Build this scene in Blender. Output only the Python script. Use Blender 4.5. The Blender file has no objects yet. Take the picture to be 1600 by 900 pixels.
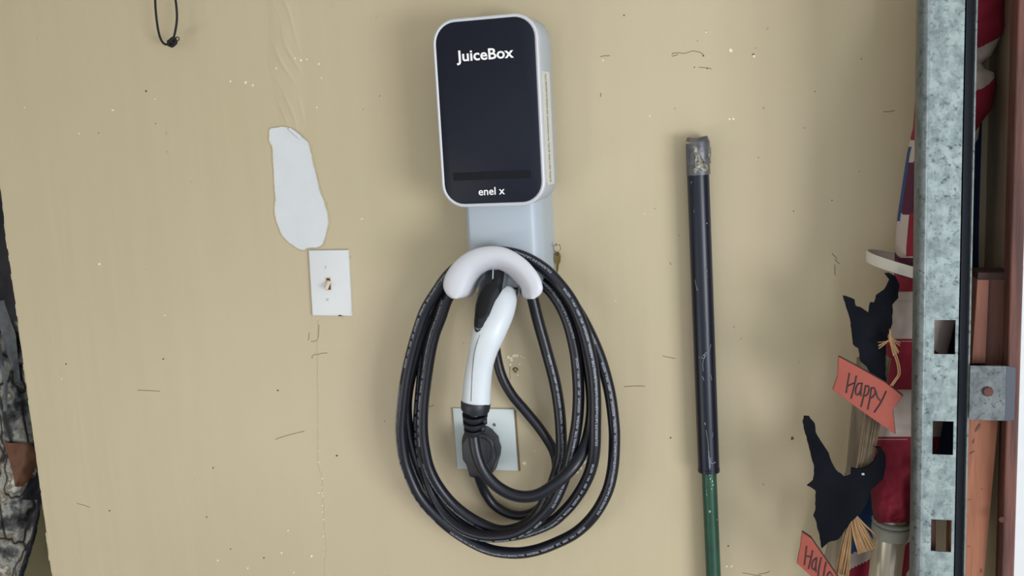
import bpy, bmesh, math, random
from mathutils import Vector, Matrix, noise
rnd = random.Random(7)
C = bpy.context.scene.collection

# ------------------------------------------------------------------ camera
FPX = 1502.0
RX = Vector((0.96069890, 0.27257859, -0.05252185))     # camera right
RD = Vector((-0.00738999, -0.16402425, -0.98642863))   # camera down
RF = Vector((-0.27749418, 0.94804903, -0.15556356))    # camera forward
CAM = Vector((0.43905, -1.5, 0.24613))
cam = bpy.data.cameras.new('camera'); camob = bpy.data.objects.new('camera', cam); C.objects.link(camob)
cam.sensor_width = 36; cam.lens = FPX / 1600 * 36; cam.clip_start = 0.02; cam.clip_end = 200
m = Matrix.Identity(4)
for r in range(3):
    m[r][0] = RX[r]; m[r][1] = -RD[r]; m[r][2] = -RF[r]; m[r][3] = CAM[r]
camob.matrix_world = m
bpy.context.scene.camera = camob

# ------------------------------------------------------------------ sky, lights, exposure
scn = bpy.context.scene
w = bpy.data.worlds.new('world'); scn.world = w; w.use_nodes = True
nt = w.node_tree; bg = nt.nodes['Background']
bg.inputs[0].default_value = (0.86, 0.93, 1.0, 1); bg.inputs[1].default_value = 1.3
def area(name, loc, target, sx, sy, power, col):
    l = bpy.data.lights.new(name, 'AREA'); l.shape = 'RECTANGLE'; l.size = sx; l.size_y = sy
    l.energy = power; l.color = col
    o = bpy.data.objects.new(name, l); C.objects.link(o); o.location = loc
    o.rotation_euler = (Vector(target) - Vector(loc)).to_track_quat('-Z', 'Y').to_euler()
    return o
area('daylight_door', (2.5, -2.3, -0.35), (0.0, 0, 0.0), 1.2, 1.0, 64, (0.94, 0.97, 1.0))
area('room_fill', (-1.9, -2.3, -1.0), (-0.6, 0, -0.3), 1.8, 0.4, 15, (1.0, 0.965, 0.90))  # added fill lamp, low on the left, brightening the lower left of the wall
scn.view_settings.view_transform = 'Standard'; scn.view_settings.look = 'None'
scn.view_settings.gamma = 1; scn.view_settings.use_curve_mapping = False
scn.view_settings.exposure = 0.0

# ------------------------------------------------------------------ helpers
def P(px, py, d=0.0):
    """pixel of the photograph -> point in the world at distance d in front of the wall plane"""
    r = RX * (px - 800) + RD * (py - 450) + RF * FPX
    return CAM + r * ((-d - CAM.y) / r.y)
def srgb(r, g, b):
    f = lambda c: (c / 255 / 12.92) if c / 255 <= 0.04045 else ((c / 255 + 0.055) / 1.055) ** 2.4
    return (f(r), f(g), f(b), 1)
def mat(name, col, rough=0.5, metal=0.0, spec=0.5, noise_amt=0.0, scale=20, bump=0.0, bscale=200, col2=None, **kw):
    m = bpy.data.materials.new(name); m.use_nodes = True; n = m.node_tree.nodes; L = m.node_tree.links
    b = n['Principled BSDF']; b.inputs['Base Color'].default_value = col
    b.inputs['Roughness'].default_value = rough; b.inputs['Metallic'].default_value = metal
    b.inputs['Specular IOR Level'].default_value = spec
    if 'coat' in kw: b.inputs['Coat Weight'].default_value = kw['coat']; b.inputs['Coat Roughness'].default_value = 0.15
    tc = n.new('ShaderNodeTexCoord'); mp = n.new('ShaderNodeMapping'); L.new(tc.outputs['Object'], mp.inputs[0])
    mp.inputs['Scale'].default_value = kw.get('stretch', (1, 1, 1))
    if noise_amt or col2:
        t = n.new('ShaderNodeTexNoise'); t.inputs['Scale'].default_value = scale; t.inputs['Detail'].default_value = 6
        L.new(mp.outputs[0], t.inputs[0])
        c2 = col2 or tuple(c * (1 - noise_amt) for c in col[:3]) + (1,)
        r = n.new('ShaderNodeValToRGB'); r.color_ramp.elements[0].position = kw.get('p0', 0.3); r.color_ramp.elements[1].position = kw.get('p1', 0.7)
        r.color_ramp.elements[0].color = c2; r.color_ramp.elements[1].color = col
        L.new(t.outputs[0], r.inputs[0]); L.new(r.outputs[0], b.inputs['Base Color'])
    if bump:
        t = n.new('ShaderNodeTexNoise'); t.inputs['Scale'].default_value = bscale; t.inputs['Detail'].default_value = 4
        L.new(mp.outputs[0], t.inputs[0])
        bp = n.new('ShaderNodeBump'); bp.inputs['Strength'].default_value = bump; bp.inputs['Distance'].default_value = 0.002
        L.new(t.outputs[0], bp.inputs['Height']); L.new(bp.outputs[0], b.inputs['Normal'])
    return m
def wloc(o):
    v = Vector((0, 0, 0))
    while o: v += Vector(o.location); o = o.parent
    return v
def tag(o, label=None, cat=None, group=None, kind=None):
    if label: o['label'] = label
    if cat: o['category'] = cat
    if group: o['group'] = group
    if kind: o['kind'] = kind
    return o
def thing(name, label, cat, loc, group=None):
    o = bpy.data.objects.new(name, None); C.objects.link(o); o.location = loc; o.empty_display_size = 0.02
    return tag(o, label, cat, group)
def mk(name, vf, mt, parent=None, smooth=False, auto=None, kind=None, label=None):
    v, f = vf[0], vf[1]; off = wloc(parent) if parent else Vector((0, 0, 0))
    me = bpy.data.meshes.new(name); me.from_pydata([tuple(Vector(p) - off) for p in v], [], f)
    mats = mt if isinstance(mt, list) else [mt]
    for q in mats: me.materials.append(q)
    if len(vf) > 2: me.polygons.foreach_set('material_index', vf[2])
    bm = bmesh.new(); bm.from_mesh(me)
    if not kind == 'open': bmesh.ops.recalc_face_normals(bm, faces=bm.faces)
    bm.to_mesh(me); bm.free()
    if smooth:
        me.polygons.foreach_set('use_smooth', [True] * len(me.polygons))
        if auto is not None: me.set_sharp_from_angle(angle=math.radians(auto))
    me.update()
    o = bpy.data.objects.new(name, me); C.objects.link(o)
    if parent: o.parent = parent
    if kind and kind != 'open': o['kind'] = kind
    if label: o['label'] = label
    return o
def join(*vfs):
    V, F = [], []
    for v, f in [(q[0], q[1]) for q in vfs]:
        n = len(V); V += list(v); F += [tuple(i + n for i in t) for t in f]
    return V, F
def spline(pts, per=8):
    """Catmull-Rom through tuples of any length"""
    out = []; n = len(pts)
    for i in range(n - 1):
        p0 = pts[max(i - 1, 0)]; p1 = pts[i]; p2 = pts[i + 1]; p3 = pts[min(i + 2, n - 1)]
        for k in range(per):
            t = k / per
            out.append(tuple(0.5 * (2 * b + (c - a) * t + (2 * a - 5 * b + 4 * c - d) * t * t + (3 * b - a - 3 * c + d) * t ** 3) for a, b, c, d in zip(p0, p1, p2, p3)))
    out.append(tuple(pts[-1])); return out
def tube(pts, rad, n=12, caps=True, flat=1.0, up=Vector((0, -1, 0))):
    """round tube; flat scales the axis that faces the viewer"""
    pts = [Vector(p) for p in pts]; N = len(pts)
    if not hasattr(rad, '__len__'): rad = [rad] * N
    V, F = [], []
    for i, p in enumerate(pts):
        t = (pts[min(i + 1, N - 1)] - pts[max(i - 1, 0)]).normalized()
        a = up - t * up.dot(t)
        if a.length < 0.05: a = Vector((1, 0, 0)) - t * t.x
        a.normalize(); b = t.cross(a)
        for k in range(n):
            q = 2 * math.pi * k / n
            V.append(p + a * (math.cos(q) * rad[i] * flat) + b * (math.sin(q) * rad[i]))
    for i in range(N - 1):
        for k in range(n):
            k2 = (k + 1) % n; F.append((i * n + k, i * n + k2, (i + 1) * n + k2, (i + 1) * n + k))
    if caps: F.append(tuple(range(n))[::-1]); F.append(tuple((N - 1) * n + k for k in range(n)))
    return V, F
def bm_vf(bm):
    bm.verts.index_update(); v = [x.co.copy() for x in bm.verts]; f = [tuple(q.index for q in g.verts) for g in bm.faces]; bm.free(); return v, f
def prism3(front, depth, bevel=0.0, seg=2, sub=0, wob=0.0, ws=30.0):
    """front: list of Vectors (polygon), extruded along +Y by depth"""
    bm = bmesh.new(); vs = [bm.verts.new(p) for p in front]; f = bm.faces.new(vs)
    r = bmesh.ops.extrude_face_region(bm, geom=[f])
    nv = [g for g in r['geom'] if isinstance(g, bmesh.types.BMVert)]
    for v in nv: v.co.y += depth
    if bevel:
        es = [e for e in bm.edges if all(v in vs for v in e.verts)]
        bmesh.ops.bevel(bm, geom=es, offset=bevel, segments=seg, profile=0.5, affect='EDGES')
    bmesh.ops.triangulate(bm, faces=[g for g in bm.faces if len(g.verts) > 4])
    for _ in range(sub): bmesh.ops.subdivide_edges(bm, edges=[e for e in bm.edges if e.calc_length() > 0.008], cuts=1, use_grid_fill=True)
    if sub: bmesh.ops.triangulate(bm, faces=[g for g in bm.faces if len(g.verts) > 4])
    if wob:
        for v in bm.verts: v.co.y += noise.noise(Vector((v.co.x * ws, 0, v.co.z * ws))) * wob
    bmesh.ops.recalc_face_normals(bm, faces=bm.faces)
    return bm_vf(bm)
def prism(poly, d, th, **kw): return prism3([P(x, y, d) for x, y in poly], th, **kw)
def box(x0, x1, y0, y1, z0, z1, bevel=0.0, seg=2):
    bm = bmesh.new(); bmesh.ops.create_cube(bm, size=1)
    for v in bm.verts: v.co = Vector(((x0 + x1) / 2 + v.co.x * (x1 - x0), (y0 + y1) / 2 + v.co.y * (y1 - y0), (z0 + z1) / 2 + v.co.z * (z1 - z0)))
    if bevel: bmesh.ops.bevel(bm, geom=list(bm.edges), offset=bevel, segments=seg, profile=0.5, affect='EDGES')
    return bm_vf(bm)
def disc(c, r, y0, y1, n=24, bevel=0.0):
    """short cylinder facing -Y; y0 front, y1 back"""
    prof = [(0, y0), (r - bevel, y0), (r, y0 + bevel), (r, y1), (0, y1)] if bevel else [(0, y0), (r, y0), (r, y1), (0, y1)]
    V = []; F = []
    for (a, y) in prof[1:-1]:
        for k in range(n):
            q = 2 * math.pi * k / n; V.append(Vector((c[0] + a * math.cos(q), y, c[2] + a * math.sin(q))))
    m = len(prof) - 2
    for i in range(m - 1):
        for k in range(n): F.append((i * n + k, i * n + (k + 1) % n, (i + 1) * n + (k + 1) % n, (i + 1) * n + k))
    F.append(tuple(range(n))); F.append(tuple((m - 1) * n + k for k in range(n))[::-1])
    return V, F
def text_geo(s, bold=0.0, spacing=1.0):
    cu = bpy.data.curves.new('lettering', 'FONT'); cu.body = s; cu.size = 1; cu.resolution_u = 3; cu.offset = bold; cu.space_character = spacing
    o = bpy.data.objects.new('lettering', cu); C.objects.link(o)
    me = bpy.data.meshes.new_from_object(o.evaluated_get(bpy.context.evaluated_depsgraph_get()))
    v = [(p.co.x, p.co.y) for p in me.vertices]; f = [tuple(q.vertices) for q in me.polygons]
    bpy.data.objects.remove(o); bpy.data.curves.remove(cu); bpy.data.meshes.remove(me)
    x0 = min(a for a, b in v); x1 = max(a for a, b in v)
    return [((a - x0) / (x1 - x0), b) for a, b in v], f     # x runs 0..1, y in ems
def cat(poly, per=4):
    """closed smooth outline"""
    n = len(poly); out = []
    for i in range(n):
        p0, p1, p2, p3 = poly[i - 1], poly[i], poly[(i + 1) % n], poly[(i + 2) % n]
        for k in range(per):
            t = k / per
            out.append(tuple(0.5 * (2 * b + (c - a) * t + (2 * a - 5 * b + 4 * c - d) * t * t + (3 * b - a - 3 * c + d) * t ** 3) for a, b, c, d in zip(p0, p1, p2, p3)))
    return out

# ------------------------------------------------------------------ materials
def wall_paint():
    m = bpy.data.materials.new('tan_wall_paint'); m.use_nodes = True; n = m.node_tree.nodes; L = m.node_tree.links
    b = n['Principled BSDF']; tc = n.new('ShaderNodeTexCoord')
    b.inputs['Roughness'].default_value = 0.42; b.inputs['Specular IOR Level'].default_value = 0.4
    t = n.new('ShaderNodeTexNoise'); t.inputs['Scale'].default_value = 2.2; t.inputs['Detail'].default_value = 3
    L.new(tc.outputs['Object'], t.inputs[0])
    r = n.new('ShaderNodeValToRGB'); r.color_ramp.elements[0].position = .35; r.color_ramp.elements[1].position = .68
    r.color_ramp.elements[0].color = srgb(189, 176, 145); r.color_ramp.elements[1].color = srgb(194, 179, 151)
    L.new(t.outputs[0], r.inputs[0])
    # fine specks of dirt
    v = n.new('ShaderNodeTexVoronoi'); v.inputs['Scale'].default_value = 17; v.inputs['Randomness'].default_value = 1
    L.new(tc.outputs['Object'], v.inputs[0])
    r2 = n.new('ShaderNodeValToRGB'); r2.color_ramp.elements[0].position = .025; r2.color_ramp.elements[1].position = .045
    r2.color_ramp.elements[0].color = (1, 1, 1, 1); r2.color_ramp.elements[1].color = (0, 0, 0, 1)
    L.new(v.outputs['Distance'], r2.inputs[0])
    w_ = n.new('ShaderNodeTexNoise'); w_.inputs['Scale'].default_value = 9; L.new(tc.outputs['Object'], w_.inputs[0])
    mul = n.new('ShaderNodeMath'); mul.operation = 'MULTIPLY'; L.new(r2.outputs[0], mul.inputs[0])
    gt = n.new('ShaderNodeMath'); gt.operation = 'GREATER_THAN'; gt.inputs[1].default_value = .5; L.new(w_.outputs[0], gt.inputs[0]); L.new(gt.outputs[0], mul.inputs[1])
    ml = n.new('ShaderNodeMath'); ml.operation = 'MULTIPLY'; ml.inputs[1].default_value = .3; L.new(mul.outputs[0], ml.inputs[0])
    mx = n.new('ShaderNodeMix'); mx.data_type = 'RGBA'; L.new(ml.outputs[0], mx.inputs[0]); L.new(r.outputs[0], mx.inputs[6]); mx.inputs[7].default_value = srgb(90, 72, 50)
    L.new(mx.outputs[2], b.inputs['Base Color'])
    # roller texture and trowel waviness
    t2 = n.new('ShaderNodeTexNoise'); t2.inputs['Scale'].default_value = 260; L.new(tc.outputs['Object'], t2.inputs[0])
    mp = n.new('ShaderNodeMapping'); mp.inputs['Scale'].default_value = (14, 1, 1.2); L.new(tc.outputs['Object'], mp.inputs[0])
    t3 = n.new('ShaderNodeTexNoise'); t3.inputs['Scale'].default_value = 1.6; t3.inputs['Detail'].default_value = 2; L.new(mp.outputs[0], t3.inputs[0])
    b1 = n.new('ShaderNodeBump'); b1.inputs['Strength'].default_value = .12; b1.inputs['Distance'].default_value = .0008; L.new(t2.outputs[0], b1.inputs['Height'])
    b2 = n.new('ShaderNodeBump'); b2.inputs['Strength'].default_value = .25; b2.inputs['Distance'].default_value = .006; L.new(t3.outputs[0], b2.inputs['Height'])
    L.new(b1.outputs[0], b2.inputs['Normal']); L.new(b2.outputs[0], b.inputs['Normal'])
    return m
def galvanised(name, light=(148, 161, 160), dark=(104, 117, 119), spot=(54, 60, 57)):
    m = bpy.data.materials.new(name); m.use_nodes = True; n = m.node_tree.nodes; L = m.node_tree.links
    b = n['Principled BSDF']; b.inputs['Metallic'].default_value = .35; b.inputs['Roughness'].default_value = .5
    tc = n.new('ShaderNodeTexCoord')
    ns = n.new('ShaderNodeTexNoise'); ns.inputs['Scale'].default_value = 30; ns.inputs['Detail'].default_value = 4; L.new(tc.outputs['Object'], ns.inputs[0])
    ad = n.new('ShaderNodeMix'); ad.data_type = 'RGBA'; ad.inputs[0].default_value = .035
    L.new(tc.outputs['Object'], ad.inputs[6]); L.new(ns.outputs['Color'], ad.inputs[7])
    v = n.new('ShaderNodeTexVoronoi'); v.inputs['Scale'].default_value = 95; L.new(ad.outputs[2], v.inputs[0])
    sp = n.new('ShaderNodeSeparateColor'); L.new(v.outputs['Color'], sp.inputs[0])
    mm = n.new('ShaderNodeTexNoise'); mm.inputs['Scale'].default_value = 48; mm.inputs['Detail'].default_value = 9; mm.inputs['Roughness'].default_value = .68
    st = n.new('ShaderNodeMapping'); st.inputs['Scale'].default_value = (1.3, 1, .8); L.new(tc.outputs['Object'], st.inputs[0]); L.new(st.outputs[0], mm.inputs[0])
    bl = n.new('ShaderNodeMix'); bl.data_type = 'FLOAT'; bl.inputs[0].default_value = .12; L.new(mm.outputs[0], bl.inputs[2]); L.new(sp.outputs[0], bl.inputs[3])
    r = n.new('ShaderNodeValToRGB'); e = r.color_ramp.elements; e[0].color = srgb(*dark); e[1].color = srgb(*light); e[0].position = .36; e[1].position = .6
    L.new(bl.outputs[0], r.inputs[0])
    nz = n.new('ShaderNodeTexNoise'); nz.inputs['Scale'].default_value = 130; nz.inputs['Detail'].default_value = 6; nz.inputs['Roughness'].default_value = .7; L.new(tc.outputs['Object'], nz.inputs[0])
    r2 = n.new('ShaderNodeValToRGB'); e = r2.color_ramp.elements; e[0].position = .37; e[1].position = .47; e[0].color = (1, 1, 1, 1); e[1].color = (0, 0, 0, 1)
    L.new(nz.outputs[0], r2.inputs[0])
    big = n.new('ShaderNodeTexNoise'); big.inputs['Scale'].default_value = 14; L.new(tc.outputs['Object'], big.inputs[0])
    r3 = n.new('ShaderNodeValToRGB'); e = r3.color_ramp.elements; e[0].position = .3; e[1].position = .6; L.new(big.outputs[0], r3.inputs[0])
    mu = n.new('ShaderNodeMath'); mu.operation = 'MULTIPLY'; L.new(r2.outputs[0], mu.inputs[0]); L.new(r3.outputs[0], mu.inputs[1])
    mx = n.new('ShaderNodeMix'); mx.data_type = 'RGBA'; L.new(mu.outputs[0], mx.inputs[0]); L.new(r.outputs[0], mx.inputs[6]); mx.inputs[7].default_value = srgb(*spot)
    L.new(mx.outputs[2], b.inputs['Base Color'])
    bp = n.new('ShaderNodeBump'); bp.inputs['Strength'].default_value = .3; bp.inputs['Distance'].default_value = .0006; L.new(nz.outputs[0], bp.inputs['Height']); L.new(bp.outputs[0], b.inputs['Normal'])
    return m
def wood(name, a, b_, rough=.7, stretch=(14, 14, 1.2), scale=6):
    return mat(name, srgb(*a), rough, col2=srgb(*b_), scale=scale, stretch=stretch, bump=.35, bscale=22, p0=.35, p1=.6)
def camo():
    m = bpy.data.materials.new('camouflage_fabric'); m.use_nodes = True; n = m.node_tree.nodes; L = m.node_tree.links
    b = n['Principled BSDF']; b.inputs['Roughness'].default_value = .75
    tc = n.new('ShaderNodeTexCoord')
    t = n.new('ShaderNodeTexNoise'); t.inputs['Scale'].default_value = 12; t.inputs['Detail'].default_value = 7; t.inputs['Roughness'].default_value = .65; L.new(tc.outputs['Object'], t.inputs[0])
    r = n.new('ShaderNodeValToRGB'); e = r.color_ramp.elements
    e[0].position = .34; e[0].color = srgb(24, 25, 30); e[1].position = .68; e[1].color = srgb(206, 206, 200)
    for p, c in ((.43, (84, 84, 84)), (.49, (160, 160, 154)), (.55, (112, 98, 78)), (.60, (186, 186, 178))): q = e.new(p); q.color = srgb(*c)
    L.new(t.outputs[0], r.inputs[0])
    mp = n.new('ShaderNodeMapping'); mp.inputs['Scale'].default_value = (17, 14, 6); mp.inputs['Rotation'].default_value = (0, .5, 0); L.new(tc.outputs['Object'], mp.inputs[0])
    v = n.new('ShaderNodeTexVoronoi'); v.feature = 'DISTANCE_TO_EDGE'; v.inputs['Scale'].default_value = 1; L.new(mp.outputs[0], v.inputs[0])
    r2 = n.new('ShaderNodeValToRGB'); e = r2.color_ramp.elements; e[0].position = .015; e[1].position = .06; e[0].color = (1, 1, 1, 1); e[1].color = (0, 0, 0, 1); L.new(v.outputs[0], r2.inputs[0])
    mx = n.new('ShaderNodeMix'); mx.data_type = 'RGBA'; L.new(r2.outputs[0], mx.inputs[0]); L.new(r.outputs[0], mx.inputs[6]); mx.inputs[7].default_value = srgb(30, 28, 30)
    L.new(mx.outputs[2], b.inputs['Base Color'])
    return m
M = dict(
    wall=wall_paint(),
    gypsum=mat('bare_joint_compound', srgb(214, 217, 221), .8, noise_amt=.05, scale=25, bump=.2, bscale=60),
    chip=mat('chipped_white_gypsum', srgb(240, 232, 205), .8),
    scuff=mat('brown_scuff', srgb(128, 108, 78), .8), scuff_dark=mat('dark_scuff', srgb(88, 70, 50), .8),
    ceiling=mat('white_ceiling', srgb(205, 200, 188), .9), floor=mat('concrete_floor', srgb(150, 146, 138), .8, noise_amt=.15, scale=6),
    drive=mat('pale_driveway', srgb(226, 224, 220), .9, noise_amt=.05, scale=4),
    inner=mat('olive_inner_wall', srgb(120, 114, 84), .8, noise_amt=.1, scale=5),
    plastic=mat('white_plastic', srgb(200, 201, 208), .38, spec=.5), plastic2=mat('pale_grey_plastic', srgb(168, 177, 186), .42),
    handle=mat('white_handle_plastic', srgb(206, 212, 217), .38, noise_amt=.04, scale=30),
    glass=mat('black_front_panel', srgb(24, 28, 40), .4, spec=.2), bar=mat('dark_status_bar', srgb(12, 13, 20), .4, spec=.2),
    print=mat('white_print', srgb(240, 240, 240), .5), printg=mat('grey_print', srgb(176, 182, 194), .6),
    label=mat('paper_label', srgb(205, 205, 196), .6), ink=mat('black_ink', srgb(40, 40, 40), .6),
    rubber=mat('black_rubber', srgb(17, 19, 30), .36, spec=.45, bump=.1, bscale=300), rubber2=mat('dark_plastic', srgb(27, 29, 38), .45),
    gloss=mat('gloss_black_plastic', srgb(14, 15, 20), .22, spec=.4), grey=mat('grey_plastic', srgb(80, 82, 90), .45),
    plate=mat('ivory_plate', srgb(216, 218, 220), .35), plate2=mat('steel_blue_grey_plate', srgb(210, 219, 220), .4),
    toggle=mat('aged_toggle', srgb(216, 204, 186), .5), hole=mat('dark_slot', srgb(96, 66, 52), .8),
    screw=mat('screw_metal', srgb(190, 192, 190), .3, metal=.9), brass=mat('brass', srgb(150, 130, 84), .3, metal=.8),
    rust=mat('rusty_screw', srgb(84, 48, 40), .7, noise_amt=.3, scale=300),
    grip=mat('navy_black_grip', srgb(12, 19, 36), .36, spec=.4), wear=mat('grip_scratch', srgb(120, 130, 145), .6),
    tape=mat('silver_duct_tape', srgb(112, 112, 116), .45, metal=.3, col2=srgb(70, 70, 76), scale=60, bump=.6, bscale=90),
    foil=mat('torn_tape_edge', srgb(176, 172, 156), .4, metal=.4, col2=srgb(60, 60, 60), scale=180, bump=.5, bscale=200),
    green=mat('green_painted_metal', srgb(30, 78, 58), .38, col2=srgb(22, 58, 46), scale=30), flake=mat('bare_flake', srgb(150, 160, 148), .6),
    galv=galvanised('galvanised_steel'), galv2=galvanised('dull_galvanised_steel', (116, 124, 124), (88, 95, 96)),
    galv3=galvanised('speckled_bracket_steel', (108, 113, 115), (76, 81, 84), (44, 46, 48)),
    darkmetal=mat('dark_shaded_steel', srgb(36, 43, 56), .5, metal=.2),  # track groove's shadow put into the steel colour; also used on the bracket bend
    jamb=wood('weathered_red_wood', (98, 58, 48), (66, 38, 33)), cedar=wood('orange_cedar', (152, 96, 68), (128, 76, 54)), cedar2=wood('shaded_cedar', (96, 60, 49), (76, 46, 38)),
    cedar3=wood('brown_cedar', (134, 84, 66), (108, 64, 50)), slat=wood('grey_slat', (150, 136, 112), (116, 104, 88)), knot=mat('wood_knot', srgb(70, 34, 26), .8),
    red=mat('flag_red_cloth', srgb(140, 20, 48), .8, noise_amt=.25, scale=14), white=mat('flag_white_cloth', srgb(190, 176, 170), .85, noise_amt=.12, scale=22),
    plum=mat('flag_plum_cloth', srgb(84, 22, 58), .85, noise_amt=.2, scale=14), blue=mat('flag_blue_cloth', srgb(34, 72, 128), .85, noise_amt=.2, scale=18), navy=mat('navy_shade_sheet', srgb(38, 56, 98), .85, noise_amt=.2, scale=10),
    alu=mat('brushed_aluminium', srgb(200, 192, 176), .32, metal=.75), cap=mat('grey_pole_collar', srgb(158, 160, 150), .5),
    felt=mat('black_felt', srgb(13, 16, 23), .95, spec=.15, noise_amt=.2, scale=40, bump=.4, bscale=180), orange=mat('orange_painted_wood', srgb(146, 66, 52), .65, noise_amt=.1, scale=30, bump=.2, bscale=80),
    woodedge=mat('dark_board_edge', srgb(66, 46, 40), .8), marker=mat('black_marker', srgb(38, 22, 22), .6),
    straw=mat('straw', srgb(164, 128, 88), .7, noise_amt=.25, scale=60), twig=mat('grey_brown_twigs', srgb(120, 104, 84), .8, noise_amt=.3, scale=60),
    ring=mat('off_white_ring', srgb(214, 208, 198), .5), cord=mat('black_cord', srgb(20, 20, 24), .8),
    camo=camo(), strap=mat('black_nylon', srgb(24, 26, 36), .6), greystrap=mat('grey_webbing', srgb(104, 108, 114), .7, noise_amt=.3, scale=60), brown=mat('rust_brown_fabric', srgb(112, 74, 54), .7, noise_amt=.3, scale=20))

# ------------------------------------------------------------------ the setting
XR = 0.708                       # the corner with the short return wall
XL = -1.004; ZT, ZB = 1.15, -1.26
jx0, jx1 = P(1578, 450, .205).x, P(1598.5, 450, .205).x
# main wall, its broken left edge uneven
ev = []; z = ZB; k = 0
while z < ZT:
    ev.append((XL + 0.0035 * noise.noise(Vector((0, 3, z * 14))) + 0.0015 * noise.noise(Vector((5, 0, z * 60))), z)); z += 0.012
poly = [Vector((x, 0, zz)) for x, zz in ev] + [Vector((XR, 0, ZT)), Vector((XR, 0, ZB))]
wall = mk('wall_back', prism3(poly, 0.014), M['wall']); wall['kind'] = 'structure'
ed = join(*[(lambda x, zz, r: ([Vector((x - r, 0.0005, zz)), Vector((x + r * .6, -0.0008, zz)), Vector((x + r * .6, -0.0008, zz + .011)), Vector((x - r, 0.0005, zz + .011)), Vector((x - r, 0.012, zz)), Vector((x - r, 0.012, zz + .011))], [(0, 1, 2, 3), (0, 3, 5, 4)]))(x, zz, 0.0006 + 0.0014 * rnd.random()) for x, zz in ev if rnd.random() < .8])
mk('broken_edge', ed, M['chip'], wall, kind='stuff')
o = mk('wall_right', box(XR, jx1 - .001, -0.19, 0.014, ZB, ZT), M['wall']); o['kind'] = 'structure'
o = mk('wall_recess', box(-3.4, XR, 0.36, 0.40, ZB, ZT), M['inner']); o['kind'] = 'structure'
o = mk('floor', box(-3.4, XR + 0.09, -5.5, 0.4, ZB - .05, ZB), M['floor']); o['kind'] = 'structure'
o = mk('ceiling', box(-3.4, XR + 0.15, -5.5, 0.4, ZT, ZT + .05), M['ceiling']); o['kind'] = 'structure'
o = mk('wall_left', box(-3.45, -3.4, -5.5, 0.4, ZB, ZT), M['ceiling']); o['kind'] = 'structure'
o = mk('driveway', box(jx1, 12, -9, 9, ZB - .08, ZB - .03), M['drive']); o['kind'] = 'structure'
# door jamb (vertical board at the end of the return)
jx0, jx1 = P(1578, 450, .205).x, P(1598.5, 450, .205).x
o = mk('trim_1', box(jx0, jx1 + .0, -0.205, -0.165, ZB, ZT, .002), M['jamb']); o['kind'] = 'structure'; jamb = o
mk('knot', disc((P(1566, 812, .206).x, 0, P(1566, 812, .206).z), .004, -.2062, -.204, 10), M['knot'], jamb)

# loose drywall tape under the paint: a wrinkled raised strip
def tape_strip():
    V, F = [], []; nu, nv = 26, 90
    for j in range(nv + 1):
        t = j / nv; y = -15 + t * 222
        xl = 408 + 20 * t + 4 * math.sin(t * 9); xr = 470 + 12 * t
        for i in range(nu + 1):
            s = i / nu; x = xl + (xr - xl) * s
            env = math.sin(math.pi * s) ** 1.3 * min(1, (1 - t) * 12 + .3)
            ph = (s - 1.3 * t) * 19 + 2.2 * noise.noise(Vector((s * 2, t * 4, 1)))
            am = .5 + .8 * noise.noise(Vector((s * 2, t * 5, 7)))
            h = env * (0.0014 + 0.0016 * max(0, am) * max(0, math.sin(ph)) ** 3 + 0.0006 * noise.noise(Vector((s * 3, t * 7, 0)))) - .0002
            V.append(P(x, y, h))
    for j in range(nv):
        for i in range(nu): a = j * (nu + 1) + i; F.append((a, a + 1, a + nu + 2, a + nu + 1))
    return V, F
mk('loose_tape_strip', tape_strip(), M['wall'], wall, smooth=True)
# bare white patch where the tape was torn away
patch = [(421, 203), (428, 200), (441, 198), (452, 199), (458, 205), (468, 211), (481, 221), (486, 236), (491, 258), (497, 282), (501, 300), (508, 318), (513, 338), (513.5, 352), (509, 370), (504, 383), (496, 387), (482, 388), (474, 392), (462, 387), (450, 378), (440, 366), (433, 350), (429, 330), (430, 312), (428.5, 292), (428, 268), (426, 248), (425, 230), (420.5, 221)]
pj = []
for i, (x, y) in enumerate(cat(patch, 4)): pj.append((x + rnd.uniform(-.5, .5), y + rnd.uniform(-.5, .5)))
mk('bare_patch', prism(pj, .0008, .0008), M['gypsum'], wall)
rim = []
for i in range(len(pj)):
    a = Vector(P(*pj[i], .0012)); b = Vector(P(*pj[(i + 1) % len(pj)], .0012)); rim.append(tube([a, b], .0006 + .0005 * rnd.random(), 5))
mk('torn_paint_edge', join(*rim), M['wall'], wall, kind='stuff')
mk('curled_paint_flake', prism([(452, 199), (460, 204), (470, 212), (473, 217), (466, 216), (457, 208), (450, 202)], .004, .001, bevel=.0003), M['gypsum'], wall)
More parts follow.
